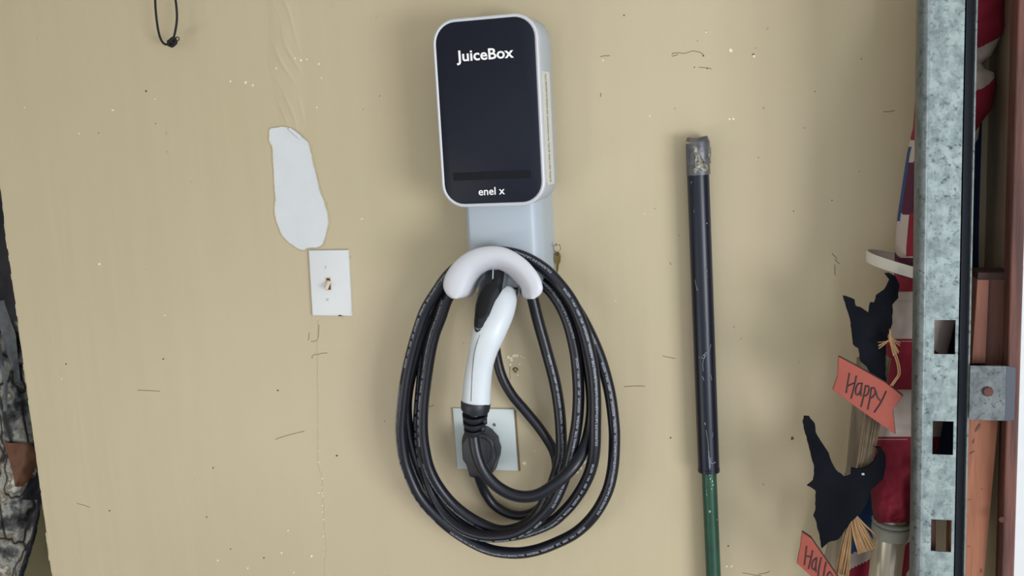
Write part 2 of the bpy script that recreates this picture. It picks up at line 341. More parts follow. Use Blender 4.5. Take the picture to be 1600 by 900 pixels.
# chips and scuffs
def blob(x, y, r, d=.0009, n=7, el=1.0, ang=0):
    pts = []
    for k in range(n):
        q = 2 * math.pi * k / n; rr = r * rnd.uniform(.6, 1.15)
        u, v = rr * math.cos(q) * el, rr * math.sin(q); pts.append((x + u * math.cos(ang) - v * math.sin(ang), y + u * math.sin(ang) + v * math.cos(ang)))
    return prism(pts, d, d + .0001)
white_spots = [(442, 94, 4.5), (432, 107, 2.2), (456, 59, 1.5), (461, 91, 1.8), (470, 94, 2), (479, 93, 1.3), (498, 100, 1.6), (502, 122, 1.2), (360, 127, 1.6), (384, 129, 2.2), (395, 133, 1.6), (495, 168, 1.2), (176, 172, 1.9), (38, 168, 1), (123, 209, 1), (155, 413, 2), (565, 342, 1.5), (242, 155, 1),
    (340, 876, 1.4), (440, 864, 1.6), (487, 869, 2), (387, 888, 1.3), (459, 895, 1.2), (450, 829, 1.4), (257, 493, 1.2), (96, 592, 1),
    (1142, 79, 3.2), (1178, 88, 2.6), (1103, 50, 1.6), (1140, 186, 2), (1146, 186, 2), (1015, 181, 1.2), (942, 94, 1.4), (1135, 885, 1.8), (1143, 885, 2), (1007, 334, 1), (962, 470, 1),
    (856, 697, 1), (835, 705, 1), (907, 731, 4), (913, 722, 3.5), (902, 738, 2.5), (819, 724, 3), (498, 770, 1.4)]
mk('paint_chips', join(*[blob(*s) for s in white_spots]), M['chip'], wall, kind='stuff')
dark_spots = [(1090, 64, .9), (1103, 49, 1.4), (1177, 86, 2.4), (1099, 87, 1.6), (975, 24, 1.6), (228, 142, 2), (243, 193, 1), (154, 208, 1.2), (1238, 685, 3.2), (1105, 107, 1.4), (1085, 105, 1.2), (1273, 143, 1.2), (1257, 200, 1.2), (1346, 92, 1.2), (1343, 268, 1), (1180, 75, 1), (1300, 313, 1.2), (1185, 246, 1),
    (103, 569, 1.4), (255, 561, 1.4), (434, 610, 1.4), (526, 712, 1.8), (323, 808, 1.5), (333, 731, 1.4), (171, 798, 1.2), (412, 872, 1.5), (360, 858, 1.2), (1023, 326, 1), (1048, 684, 1.6), (1138, 853, 1.5), (1047, 411, 1), (1147, 511, 1), (1240, 330, 1.2), (543, 421, 1), (593, 150, 1), (601, 658, 1), (1061, 368, .9), (1048, 413, .9)]
mk('dirt_specks', join(*[blob(x, y, r, .0003) for x, y, r in dark_spots]), M['scuff_dark'], wall, kind='stuff')
def line(pts, r=.0006, d=.0002, jit=.6): return tube([P(x + rnd.uniform(-jit, jit), y + rnd.uniform(-jit, jit), d) for x, y in spline(pts, 5)], r, 5)
scuffs = [[(1050, 85), (1053, 83), (1070, 83), (1082, 80), (1095, 82), (1100, 88)], [(1092, 105), (1105, 106), (1112, 108)], [(975, 604), (990, 603), (1008, 603)], [(938, 88), (953, 87)], [(1050, 88), (1060, 85)],
    [(1035, 556), (1055, 560)], [(486, 534), (497, 530), (498, 507)], [(488, 560), (490, 555), (512, 551)], [(215, 609), (250, 611)], [(430, 687), (460, 677), (475, 674)], [(482, 532), (483, 520)], [(1300, 396), (1308, 404)], [(1303, 405), (1312, 412)], [(939, 145), (939, 152)],
    [(743, 458), (757, 459)], [(675, 475), (690, 477)], [(670, 636), (678, 633)], [(1160, 895), (1190, 900)], [(1185, 898), (1203, 893)], [(1380, 175), (1398, 173)], [(797, 572), (797, 592)], [(1304, 413), (1305, 430)], [(120, 786), (140, 792)]]
mk('scuff_marks', join(*[line(s, .0005) for s in scuffs]), M['scuff'], wall, kind='stuff')
seam = [(497, 500), (496, 560), (497, 640), (497, 720), (503, 745), (505, 780), (508, 830), (510, 860), (507, 878), (508, 905)]
mk('seam_crack', line(seam, .0007, .0001, .5), M['wall'], wall, smooth=True)
mk('seam_chips', join(*[blob(497 + (5 if y > 742 else 0) + (y - 700) * .025 + rnd.uniform(-.6, .6), y, rnd.uniform(.6, 1.3), .0011) for y in [665, 690, 705, 722, 748, 762, 770, 775, 778, 790, 800, 812, 830, 838, 856, 868]]), M['chip'], wall, kind='stuff')
# popped plaster beside the cable
pop = [(794, 558), (797, 560), (799, 563), (795, 557), (801, 556), (805, 555), (808, 556), (814, 557), (818, 559), (797, 570), (812, 569), (809, 586), (803, 557), (799, 560)]
mk('popped_plaster', join(*[blob(x, y, rnd.uniform(1.0, 2.2), .0011, 9, rnd.uniform(.6, 1.8), rnd.uniform(0, 3)) for x, y in pop]), M['chip'], wall, kind='stuff')
mk('screw_dimple', tube([P(805.5 + 3.6 * math.cos(a), 578.5 + 3.8 * math.sin(a), .0005) for a in [q * math.pi / 8 for q in range(8, 17)]], .0011, 6), M['scuff_dark'], wall)
mk('screw_head', disc(P(805.5, 580, 0), .0028, -.0012, .0, 12), M['scuff'], wall)

# ------------------------------------------------------------------ EV charger on the wall
cb = P(770, 320, .0)
ch = thing('wall_charger', 'white wall-mounted charger box with black front panel reading JuiceBox above a horseshoe cable holder', 'charger', cb)
fx0, fx1, fz0, fz1 = -0.0710, 0.0917, 0.1432, 0.4226
def rrect(x0, x1, z0, z1, r, n=8, bulge=0.0):
    out = []
    for cx, cz, a0 in ((x1 - r, z1 - r, 0), (x0 + r, z1 - r, 90), (x0 + r, z0 + r, 180), (x1 - r, z0 + r, 270)):
        for k in range(n + 1):
            a = math.radians(a0 + 90 * k / n); out.append((cx + r * math.cos(a), cz + r * math.sin(a)))
    return out
def loft(rings, capf=True, capb=True):
    n = len(rings[0]); V = [p for r in rings for p in r]; F = []
    for i in range(len(rings) - 1):
        for k in range(n): F.append((i * n + k, i * n + (k + 1) % n, (i + 1) * n + (k + 1) % n, (i + 1) * n + k))
    if capf: F.append(tuple(range(n)))
    if capb: F.append(tuple((len(rings) - 1) * n + k for k in range(n))[::-1])
    return V, F
def rr3(ins, y, r, ix=0): return [Vector((x, y, z)) for x, z in rrect(fx0 + ins + ix, fx1 - ins, fz0 + ins, fz1 - ins, max(r - ins, .004))]
mk('front_frame', loft([rr3(.0062, -.1085, .036), rr3(.0045, -.1105, .036), rr3(.0022, -.1110, .036), rr3(.0006, -.1098, .036), rr3(0, -.107, .036), rr3(0, -.097, .036), rr3(.002, -.0935, .036)]), M['plastic'], ch, True, 40)
mk('back_housing', loft([rr3(.0025, -.0945, .036), rr3(.0012, -.092, .036), rr3(0.000, -.088, .036), rr3(.000, -.035, .036), rr3(.003, -.026, .036), rr3(.02, -.02, .036), rr3(.02, 0, .036)]), M['plastic2'], ch, True, 40)
fp = mk('front_panel', loft([rr3(.0068, -.1112, .036), rr3(.0052, -.1104, .036), rr3(.0052, -.108, .036)]), M['glass'], ch, True, 30)
FD = .1115
def face_text(s, x0, y0, x1, y1, em, name, mt, parent, d=FD, bold=0.0, sp=1.0, slant=None):
    """baseline from pixel (x0,y0) to (x1,y1); em = letter size in pixels"""
    v, f = text_geo(s, bold, sp); dx, dy = x1 - x0, y1 - y0; l = math.hypot(dx, dy); nx, ny = slant or (dy / l, -dx / l)
    return mk(name, ([P(x0 + dx * a + nx * b * em, y0 + dy * a + ny * b * em, d) for a, b in v], f), mt, parent)
face_text('JuiceBox', 713.5, 96.2, 803, 89.5, 24, 'lettering', M['print'], fp, bold=.02)
face_text('enel x', 748, 305.2, 789, 303.2, 17, 'small_lettering', M['print'], fp, bold=.012)
mk('status_bar', prism([(707.5, 270.5), (828.5, 266), (829.5, 278), (708.5, 282.5)], FD + .0002, .0006), M['bar'], ch)
# label on the right side face
lx = fx1 + .0002
zt, zb = P(855, 112, .07).z, P(858, 288, .07).z
lab = mk('side_label', box(lx - .0005, lx + .0004, -.096, -.052, zb, zt), M['label'], ch)
tv, tf = text_geo('Input 208-240V AC 50/60Hz 32A  Indoor/Outdoor Use  Type 3R  Made in USA  Model 32')
mk('lettering', ([Vector((lx + .0007, -.082 + b * .014, zt - .004 - a * (zt - zb - .008))) for a, b in tv], tf), M['ink'], lab)
# neck
def neck_ring(y_, e):
    return None
nx0, nx1 = P(729, 360, .085).x, P(833, 360, .085).x
nzt, nzb = fz0 + .02, P(790, 445, .06).z
prof = [(nx0 - .006, 0), (nx0 - .005, -.045), (nx0 - .0035, -.072), (nx0 + .003, -.083)] + [(nx0 + .012, -.0855), ((nx0 + nx1) / 2, -.0875), (nx1 - .010, -.0855), (nx1 + .002, -.081), (nx1 + .0085, -.070), (nx1 + .0115, -.052), (nx1 + .012, 0)]
prof = spline(prof, 4)
V = [Vector((x, y, nzt)) for x, y in prof] + [Vector((x * 1 if True else 0, y, nzb)) for x, y in prof]; n = len(prof)
mk('neck', (V, [(i, i + 1, n + i + 1, n + i) for i in range(n - 1)] + [tuple(range(n, 2 * n)), tuple(range(n))[::-1]]), M['plastic2'], ch, True, 50)
# horseshoe cable holder
outer = [(705.5, 466.5), (697, 459), (692.4, 446), (696.7, 428), (712, 407), (734, 391.5), (757, 385), (781, 385), (801, 392), (823, 407), (840, 427), (848, 447), (845.5, 459), (835.5, 467)]
inner = [(722, 466.5), (734, 464.5), (741.5, 459), (746.5, 444), (752, 433), (760, 427.3), (768, 424.6), (776, 424), (785, 426.5), (793, 431), (803, 440), (810.5, 451), (814, 462), (822, 467.3)]
so, si = spline(outer, 6), spline(inner, 6)
CS = [(0, .108), (.0, .1245), (.012, .1268), (.05, .1285), (.2, .1312), (.4, .1320), (.56, .1300), (.70, .1245), (.82, .1160), (.91, .1060), (.97, .0950), (1.0, .0830), (.97, .083), (.86, .104), (.5, .122), (.06, .122)]
V, F = [], []; n = len(CS)
for (ox, oy), (ix, iy) in zip(so, si):
    for s, d in CS: V.append(P(ox + (ix - ox) * s, oy + (iy - oy) * s, d))
for i in range(len(so) - 1):
    for k in range(n): F.append((i * n + k, i * n + (k + 1) % n, (i + 1) * n + (k + 1) % n, (i + 1) * n + k))
F.append(tuple(range(n))); F.append(tuple((len(so) - 1) * n + k for k in range(n))[::-1])
mk('cable_holder', (V, F), M['plastic'], ch, True, 45)
# holster socket inside the horseshoe
sc = [(.052, 782, 452, 25), (.060, 782, 450, 30), (.105, 781, 451, 31.5), (.106, 781, 451, 29.5), (.070, 782, 450, 26)]
rings = []
for d, cx, cy, r in sc: rings.append([P(cx + r * math.cos(q * math.pi / 14), cy - r * math.sin(q * math.pi / 14), d) for q in range(-3, 16)])
V = [p for r in rings for p in r]; n = len(rings[0]); F = [(i * n + k, i * n + k + 1, (i + 1) * n + k + 1, (i + 1) * n + k) for i in range(len(rings) - 1) for k in range(n - 1)]
mk('holster_socket', (V, F), M['grey'], ch, True, 40)
mk('holster_post', box(P(752, 400, .05).x, P(812, 400, .05).x, -.06, 0, P(780, 452, .05).z, P(780, 398, .05).z, .004), M['rubber2'], ch)

# ------------------------------------------------------------------ the coiled cable with its connector
cc = thing('charging_cable', 'thick black charging cable coiled in loops over the horseshoe holder, with white and black connector', 'cable', P(790, 640, .06))
RAD = .0094
path = [(741, 655, .122), (740, 675, .122), (742, 694, .124), (746, 713, .125), (754, 733, .125), (767, 751, .124), (784, 765, .122), (804, 774, .120), (824, 776, .117), (842, 772, .114), (861, 761, .110), (882, 744, .104), (900, 724, .094), (913, 700, .078), (921, 672, .066), (925, 640, .064), (923, 600, .064), (915, 555, .064), (902, 505, .064), (885, 465, .064), (860, 430, .064), (830, 410, .066), (795, 399, .070), (755, 400, .074), (722, 413, .078), (701, 430, .080),
    (684, 453, .080), (665, 484, .080), (652, 520, .080), (641, 560, .080), (633, 600, .080), (628.5, 640, .078), (626.5, 672, .076), (630, 708, .073), (638, 738, .070), (656, 776, .066), (686, 810, .062), (722, 838, .060), (762, 858, .060), (800, 864, .060), (832, 861, .060), (865, 850, .060), (900, 832, .059), (928, 805, .058), (948, 770, .056), (957, 735, .053), (960, 695, .050), (959, 660, .048), (952, 610, .045), (938, 560, .043), (920, 518, .042), (900, 482, .042), (875, 450, .042), (845, 424, .042), (805, 408, .042), (762, 404, .042), (728, 415, .044), (704, 440, .048),
    (682, 478, .052), (664, 516, .054), (651, 553, .055), (641, 590, .055), (635.5, 625, .054), (636, 656, .052), (641, 690, .049), (651, 724, .046), (666, 758, .043), (688, 790, .041), (716, 816, .040), (752, 833, .042), (790, 837, .045), (825, 831, .050), (860, 817, .058), (880, 801, .064), (897, 782, .070), (913, 757, .078), (924, 730, .085), (929, 700, .089), (930, 660, .090), (930, 620, .090), (927, 580, .090), (920, 543, .090), (910, 508, .090), (894, 472, .090), (873, 443, .089), (850, 420, .089), (820, 402.5, .089), (790, 395, .089), (760, 397, .088), (730, 412, .083), (706, 438, .072), (690, 466, .060),
    (676, 500, .052), (667, 532, .049), (662, 562, .048), (658.5, 600, .047), (655, 640, .046), (654, 670, .046), (657, 705, .047), (664, 738, .049), (677, 775, .052), (696, 804, .058), (722, 826, .068), (750, 836.5, .076), (776, 838.5, .080), (802, 835, .081), (826, 824, .081), (846, 807, .080), (864, 786, .078), (877, 760, .077), (885, 738, .076), (891, 714, .075), (898, 682, .075), (902.5, 650, .074), (904, 610, .074), (901, 565, .074), (895, 530, .073), (886, 499, .072), (873, 472, .070), (855, 449, .066), (830, 431, .062), (795, 420, .062), (755, 422, .066), (722, 438, .072),
    (701, 463, .074), (688, 498, .074), (679, 522, .074), (672, 552, .074), (665.5, 595, .074), (661, 635, .074), (660, 670, .073), (663, 700, .071), (671, 733, .068), (687, 763, .063), (711, 791, .058), (743, 814, .055), (780, 829, .054), (812, 824, .053), (836, 807, .052), (852, 782, .051), (864, 755, .050), (873, 725, .050), (877, 700, .050), (875, 650, .050), (867.5, 600, .050), (853, 545, .050), (841, 502, .052), (832, 465, .056), (824, 435, .060), (815, 415, .062)]
dense = spline([tuple(P(x, y, d)) for x, y, d in path], 8); dense = [Vector(p) for p in dense]
cab = mk('cable', tube(dense, RAD, 16), M['rubber'], cc, True)
# white print that runs along the cable
arc = [0]
for a, b in zip(dense, dense[1:]): arc.append(arc[-1] + (b - a).length)
import bisect
def cpos(s, ang, r=RAD + .00015):
    i = min(max(bisect.bisect_right(arc, s) - 1, 0), len(dense) - 2); t = (s - arc[i]) / (arc[i + 1] - arc[i])
    p = dense[i].lerp(dense[i + 1], t)
    T0 = (dense[i + 1] - dense[max(i - 1, 0)]).normalized(); T1 = (dense[min(i + 2, len(dense) - 1)] - dense[i]).normalized(); T = T0.lerp(T1, t).normalized()
    N = Vector((0, -1, 0)); N = (N - T * T.dot(N)).normalized(); B = N.cross(T)      # B towards the inside of the coil
    return p + N * (r * math.cos(ang)) + B * (r * math.sin(ang))
words = '(UL) ROHS2 EVE 3x8.37mm2(8AWG)+2x0.82mm2(18AWG) TYPE   MATERIAL   RESISTANT   EPC   600V   VW-1   NISTAR'
gv, gf = text_geo(words)
s = arc[path.index((684, 453, .080)) * 8] - .11; gi = 0
starts = []
while s < arc[-1] - .32: starts.append(s); s += .282
V, F = [], []
for gi, s in enumerate(starts):
    base = -.35 + .55 * noise.noise(Vector((gi * 1.7, 0, 0)))
    n = len(V)
    for a, b in gv: V.append(cpos(s + a * .252, base + (b - .35) * .0052 / RAD))
    F += [tuple(i + n for i in t) for t in gf]
mk('printed_lettering', (V, F), M['printg'], cab, kind='open')
# connector
BODY = [(792, 449, 9, .092), (791, 453, 15, .095), (789, 460, 19.5, .101), (785.5, 470, 22.5, .109), (779.5, 488, 24, .120), (770, 508, 25, .129), (761.5, 527, 25, .133), (754.8, 548, 22.5, .134), (749.3, 572, 21.5, .132), (745.7, 600, 22.3, .130), (743.8, 628, 23.2, .128)]
con = mk('connector_body', tube([P(x, y, d) for x, y, r, d in spline(BODY, 5)],
     [r * .00098 for x, y, r, d in spline(BODY, 5)], 28, flat=.85), M['handle'], cc, True, 50)
lst = [(776, 414, 14, .092), (774.5, 428, 16.5, .100), (772, 440, 17.5, .107), (768, 450, 19, .114), (764.5, 460, 18.7, .121), (760.3, 472, 17, .128), (757.5, 483, 16, .134), (754.8, 494, 14, .140), (752, 503, 12, .143), (750.3, 512, 10, .1455), (749, 518, 7.5, .146), (748.3, 522, 3.5, .145), (748.1, 523, 1.2, .143)]
ls = spline(lst, 5)
mk('latch_cover', tube([P(x, y, d) for x, y, r, d in ls], [max(r, .5) * .00096 for x, y, r, d in ls], 24, flat=.55), M['gloss'], cc, True)
gs = spline([(x + 3.2, y + (3 if i > 2 else 0), r + .8, d - .0035) for i, (x, y, r, d) in enumerate(lst)], 5)
mk('latch_surround', tube([P(x, y, d) for x, y, r, d in gs], [max(r, .5) * .00098 for x, y, r, d in gs], 24, flat=.55), M['grey'], cc, True)
mk('release_pin', tube([P(770.5, 420, .116), P(770, 436, .1185)], .0010, 8), M['plastic2'], cc, True)
def on_body(x, y):   # depth of the connector surface under a pixel, from its own radii
    best = None
    for cx, cy, r, d in spline(BODY, 6):
        h = .85 * r * .00098; sx = cx + (cx - 1241) * h / (1.5 - d); sy = cy + (cy - 149) * h / (1.5 - d); q = abs(sy - y)
        if best is None or q < best[0]: best = (q, d + h * math.sqrt(max(0, 1 - ((x - sx) / r) ** 2)))
    return best[1]
mk('body_seam', tube([P(x, y, on_body(x, y) + .0003) for x, y in spline([(750, 523), (745, 536), (741, 552), (738.5, 575), (737, 600), (736, 627)], 5)], .00045, 5), M['grey'], cc, True)
mk('moulded_dimple', disc(P(752, 609, .1), .0052, -on_body(752, 609) - .0006, -on_body(752, 609) + .003, 16, .0008), M['plastic'], cc, True, 40)
mk('latch_seam', tube([P(x, y, d) for x, y, d in spline([(743, 512, .1505), (747, 514, .1535), (752, 513, .1545), (757, 508, .153)], 4)], .0004, 5), M['printg'], cc, True)
# strain relief: collar, ribs and core
v1 = tube([P(743.4, 627, .128), P(743.3, 629, .128), P(743, 634, .128), P(742.5, 639, .127)], [.0225, .0232, .0230, .0225], 24)
mk('strain_relief_collar', v1, M['rubber2'], cc, True, 40)
mk('strain_relief_core', tube([P(742.6, 637, .127), P(741, 655, .124), P(739.5, 676, .122)], [.0105, .0098, .0095], 20), M['rubber'], cc, True)
for (cx, cy, r, tl) in ((742.3, 648.5, .0200, 1.4), (741.4, 660, .0180, 1.4), (740.3, 671.5, .0155, 1.2)):
    mk('strain_relief_rib', tube([P(cx - .3, cy - 3.4, .1265), P(cx - .2, cy - 2.6, .126), P(cx, cy + 2.4, .125), P(cx + .2, cy + 3.2, .1245)], [r * .9, r, r * .99, r * .88], 24), M['rubber2'], cc, True, 40)
for (y0, x0) in ((639, 727), (641, 757), (652, 727), (654, 757), (664, 729), (666, 754)):
    mk('strain_relief_web', tube([P(x0, y0, .128), P(x0 + .3, y0 + 8, .127)], .0042, 8), M['rubber2'], cc, True)

# ------------------------------------------------------------------ outlet plate and power cord
op = thing('outlet_plate', 'pale grey square range-outlet plate behind the black plug', 'outlet', P(758, 687, 0))
mk('plate', prism([(707, 638), (802, 639.5), (809, 736), (714.5, 732.5)], .0055, .0055, bevel=.0014), M['plate2'], op, True, 30)
mk('receptacle', disc(P(753, 689, 0), .0315, -.016, -.005, 36, .002), M['rubber2'], op, True, 40)
for x, y in ((774.5, 662), (778, 712)):
    sc_ = mk('screw', disc(P(x, y, 0), .0028, -.0075, -.005, 14, .0006), M['screw'], op, True, 40)
    mk('screw_slot', box(P(x, y, 0).x - .0022, P(x, y, 0).x + .0022, -.0077, -.0070, P(x, y, 0).z - .0004, P(x, y, 0).z + .0004), M['ink'], sc_)
mk('plate_edge_strip', prism([(803, 641), (806, 642), (813, 735), (811, 737)], .0012, .0012), M['scuff'], op)  # thin brown strip along the right edge of the plate
pc = thing('power_cord', 'black power cord with angular plug pushed into the square outlet plate', 'power cord', P(750, 700, .03))
plug = [(733, 675), (725.5, 684), (720, 693), (720.5, 706), (721.5, 719), (727, 727), (729.5, 735), (732, 746), (738, 748), (746, 749.5), (757, 746), (767, 742), (770.5, 730), (774, 719), (775, 708), (772, 699), (770.5, 691), (764, 684), (760, 679), (749, 676), (741, 675)]
mk('plug_body', prism(plug, .046, .032, bevel=.006, seg=3), M['rubber2'], pc, True, 30)
mk('plug_ridge', prism([(745, 683), (757, 685), (764, 692), (767, 700), (766, 716), (761, 726), (750, 728), (744, 722), (742, 700)], .0485, .006, bevel=.0022, seg=2), M['rubber2'], pc, True, 30)
pp = [(746, 738, .040), (749, 748, .034), (753, 759, .026), (760, 773, .020), (772, 789, .0165), (790, 801, .015), (812, 806, .015), (835, 800, .015), (854, 781, .016), (866, 756, .018), (870, 730, .019), (866, 707, .020), (856, 688, .021), (840, 665, .022), (820, 641, .023), (800, 617, .024), (785, 590, .025), (777, 562, .027), (773, 532, .032), (774, 500, .038), (778, 470, .042)]
mk('cord', tube([Vector(p) for p in spline([tuple(P(x, y, d)) for x, y, d in pp], 8)], .0083, 14), M['rubber'], pc, True)

# ------------------------------------------------------------------ light switch
ls_ = thing('light_switch', 'white toggle light switch plate below the bare patch on the wall', 'light switch', P(515, 442, 0))
mk('plate', prism([(481.5, 391), (487.5, 493.5), (548.5, 494), (543.2, 390.5)][::-1], .006, .006, bevel=.0022, seg=3), M['plate'], ls_, True, 40)
mk('toggle_frame', prism([(507.5, 433), (517, 433), (518.5, 454), (510, 454.5)][::-1], .0068, .001), M['toggle'], ls_)
mk('toggle_slot', prism([(509.5, 434.5), (515.5, 434.5), (517, 452.5), (511.5, 453)][::-1], .0070, .0006), M['hole'], ls_)
a, b = P(513, 441, .007), P(509.5, 451.5, .020)
tg = tube([a, a.lerp(b, .5), b, b + (b - a) * .06], [.0040, .0036, .0031, .002], 4, up=Vector((.7, -.7, 0)))
mk('toggle', tube([a, a.lerp(b, .5), b, b + (b - a) * .08], [.0042, .0037, .0033, .0022], 12), M['toggle'], ls_, True, 40)
for x, y in ((512, 417), (515, 467)):
    s1 = mk('screw', disc(P(x, y, 0), .0031, -.0072, -.0055, 14, .0006), M['plate'], ls_, True, 40)
    q = P(x, y, 0); mk('screw_slot', ([q + Vector((-.0022, -.0075, -.0014)), q + Vector((.0018, -.0075, .0018)), q + Vector((.0022, -.0075, .0014)), q + Vector((-.0018, -.0075, -.0018))], [(0, 1, 2, 3)]), M['scuff_dark'], s1)
mk('edge_chip', prism([(528, 494.2), (530, 491.5), (534, 493), (536, 494.2)], .0063, .001), M['scuff_dark'], ls_)

# ------------------------------------------------------------------ cord loop at the top left
cl = thing('cord_loop', 'thin black cord loop with a knot hanging down from above at the upper left', 'cord', P(262, 20, .03))
lp = [(256, -118, .03), (248, -108, .03), (243, -85, .03), (242, -50, .03), (242, -20, .03), (243, 12, .03), (246, 40, .03), (250, 58, .03), (256, 68, .03), (264, 69, .031), (270, 62, .031), (274, 48, .031), (276.5, 28, .03), (275, 5, .03), (271, -20, .03), (269, -60, .03), (265, -95, .03), (261, -112, .03), (256, -118, .03)]
mk('cord', tube([Vector(p) for p in spline([tuple(P(*q)) for q in lp], 6)], .0020, 8), M['cord'], cl, True)
kv = join(tube([Vector(p) for p in spline([tuple(P(x, y, d)) for x, y, d in ((263, 68, .033), (267, 62, .036), (272, 60, .033), (274, 65, .030), (269, 70, .029), (264, 70, .033), (265, 64, .036), (271, 67, .035))], 6)], .0030, 8),
          tube([Vector(p) for p in spline([tuple(P(x, y, d)) for x, y, d in ((263, 64, .028), (268, 72, .034), (275, 66, .034), (270, 59, .030))], 6)], .0028, 8))
mk('knot', kv, M['cord'], cl, True)
mk('knot_tail', tube([Vector(p) for p in spline([tuple(P(x, y, .033)) for x, y in ((274, 63), (276, 58), (279.5, 59), (279, 63), (275, 64))], 5)], .0009, 6), M['cord'], cl, True)

t = mk('nail', tube([P(256, -116, -.002), P(256, -119, .034), P(256, -119, .0345), P(256, -119, .036)], [.0016, .0016, .004, .004], 10), M['screw'])
tag(t, 'steel nail in the wall that the black cord loop hangs from', 'nail')
# ------------------------------------------------------------------ hook with key behind the neck
hk = thing('wall_hook', 'small metal screw hook in the wall just right of the charger neck', 'hook', P(858, 384, 0))
mk('hook_shaft', tube([Vector(p) for p in spline([tuple(P(*q)) for q in ((855, 383.5, -.001), (858, 384, .012), (862, 384, .020), (868, 383.5, .022), (871, 382, .024), (872, 380, .024))], 5)], .0012, 8), M['screw'], hk, True)
mk('hook_base', tube([Vector(p) for p in spline([tuple(P(x, y, .004)) for x, y in ((852, 368), (855.5, 374), (856.5, 384), (855.5, 393), (852, 398))], 6)], .0009, 7), M['plate2'], hk, True)
ky = thing('key', 'small brass-edged key hanging from the hook right of the charger neck', 'key', P(870, 405, .012))
mk('key_ring', tube([P(870.3 + 5.6 * math.cos(q * math.pi / 12), 387.5 + 6.5 * math.sin(q * math.pi / 12), .020 + .003 * math.sin(q * math.pi / 12)) for q in range(25)], .0006, 6), M['brass'], ky, True)
ko = [(868.5, 393.5), (865.5, 397), (864.5, 404), (866, 410), (868.5, 413), (868.5, 422), (870, 427), (872, 424), (873, 418), (873.5, 413), (876, 408), (876.5, 401), (875, 396), (872, 393)]
mk('key_blade', prism(ko, .012, .0018, bevel=.0004), M['brass'], ky)
mk('key_hole', tube([P(870.5 + 2 * math.cos(q * math.pi / 8), 397 + 2 * math.sin(q * math.pi / 8), .0125) for q in range(17)], .0006, 6), M['ink'], ky)

# ------------------------------------------------------------------ tool pole
pl = thing('tool_pole', 'green metal pole with long black grip and duct-taped end leaning on the wall', 'pole', P(1112, 900, .03))
g = [(1090.5, 268, .022), (1099, 500, .023), (1107.5, 735, .024)]
mk('grip', tube([P(x, y, d) for x, y, d in spline(g, 8)] , .0166, 28), M['grip'], pl, True, 40)
mk('grip_rim', tube([P(1107.4, 731, .024), P(1107.5, 736, .024)], .0171, 28), M['grip'], pl, True, 40)
mk('green_rod', tube([P(1107.5, 730, .024), P(1115, 905, .025), P(1125, 1150, .027)], .0117, 24), M['green'], pl, True, 40)
def crumple(vf, amt, sc=90):
    return [Vector(p) + Vector((noise.noise(Vector(p) * sc), noise.noise(Vector(p) * sc + Vector((9, 0, 0))), noise.noise(Vector(p) * sc + Vector((0, 9, 0))))) * amt for p in vf[0]], vf[1]
tp_ = tube([P(x, y, .022) for x, y in spline([(1090, 223.5), (1090.2, 226), (1090.5, 250), (1091.2, 273)], 8)], [.0165 + .0010] * 1 + [.0176] * 24, 36)
mk('duct_tape', crumple(tp_, .0004), M['tape'], pl, True, 60)
rag = crumple(prism([(1083, 227), (1089, 225), (1091, 240), (1094, 246), (1100, 252), (1107, 262), (1108, 270), (1100, 268), (1094, 264), (1088, 271), (1083, 266), (1086, 255), (1087, 245), (1084, 238)], .0415, .0025, sub=2), .003, 120)
mk('torn_tape_scrap', rag, M['foil'], pl)
mk('tape_flap', crumple(prism([(1104, 228), (1110, 229), (1112.5, 236), (1110, 242), (1111, 252), (1108.5, 256), (1106, 247), (1107, 236)], .028, .002, sub=2), .003, 150), M['foil'], pl)
def on_pole(x, y):   # point on the visible surface of the grip
    t = (y - 268) / 467; cx = 1090.5 + 17 * t; r = 17.3 - 1.6 * t; d = .022 + .002 * t
    return P(x, y, d + .0167 * math.sqrt(max(0, 1 - ((x - cx) / r) ** 2)) + .0001)
scr = [[(1080, 328), (1082, 331)], [(1084, 327), (1085, 332)], [(1076, 283), (1079, 289), (1081, 283)], [(1102, 418), (1105, 425)], [(1086, 436), (1088, 446), (1090, 454)], [(1103, 422), (1105, 434)], [(1082, 490), (1084, 520)], [(1104, 505), (1105, 517)],
    [(1111, 538), (1107, 549), (1100, 560), (1098, 570), (1099, 580)], [(1109, 546), (1102, 552), (1099, 556)], [(1098, 556), (1101, 554), (1100, 560), (1096, 558)], [(1091, 556), (1093, 560)], [(1097, 588), (1100, 594)], [(1109, 583), (1111, 588), (1112, 594)],
    [(1101, 660), (1102, 664)], [(1103, 672), (1106, 690), (1107, 710)], [(1107, 705), (1108, 720), (1109, 732)], [(1110, 715), (1111, 724), (1116, 723), (1118, 722)], [(1108, 718), (1110, 730)], [(1107, 712), (1109, 733)], [(1114, 676), (1113, 684)], [(1105, 348), (1104, 350)]]
mk('grip_scratches', join(*[tube([on_pole(x, y) for x, y in spline(q, 4)], rnd.choice([.0004, .0006, .0008]), 5) for q in scr]), M['wear'], pl, kind='stuff')
def on_rod(x, y):
    cx = 1107.5 + (y - 730) * .043; return P(x, y, .0245 + .0117 * math.sqrt(max(0, 1 - ((x - cx) / 11.6) ** 2)) + .0002)
fl = []
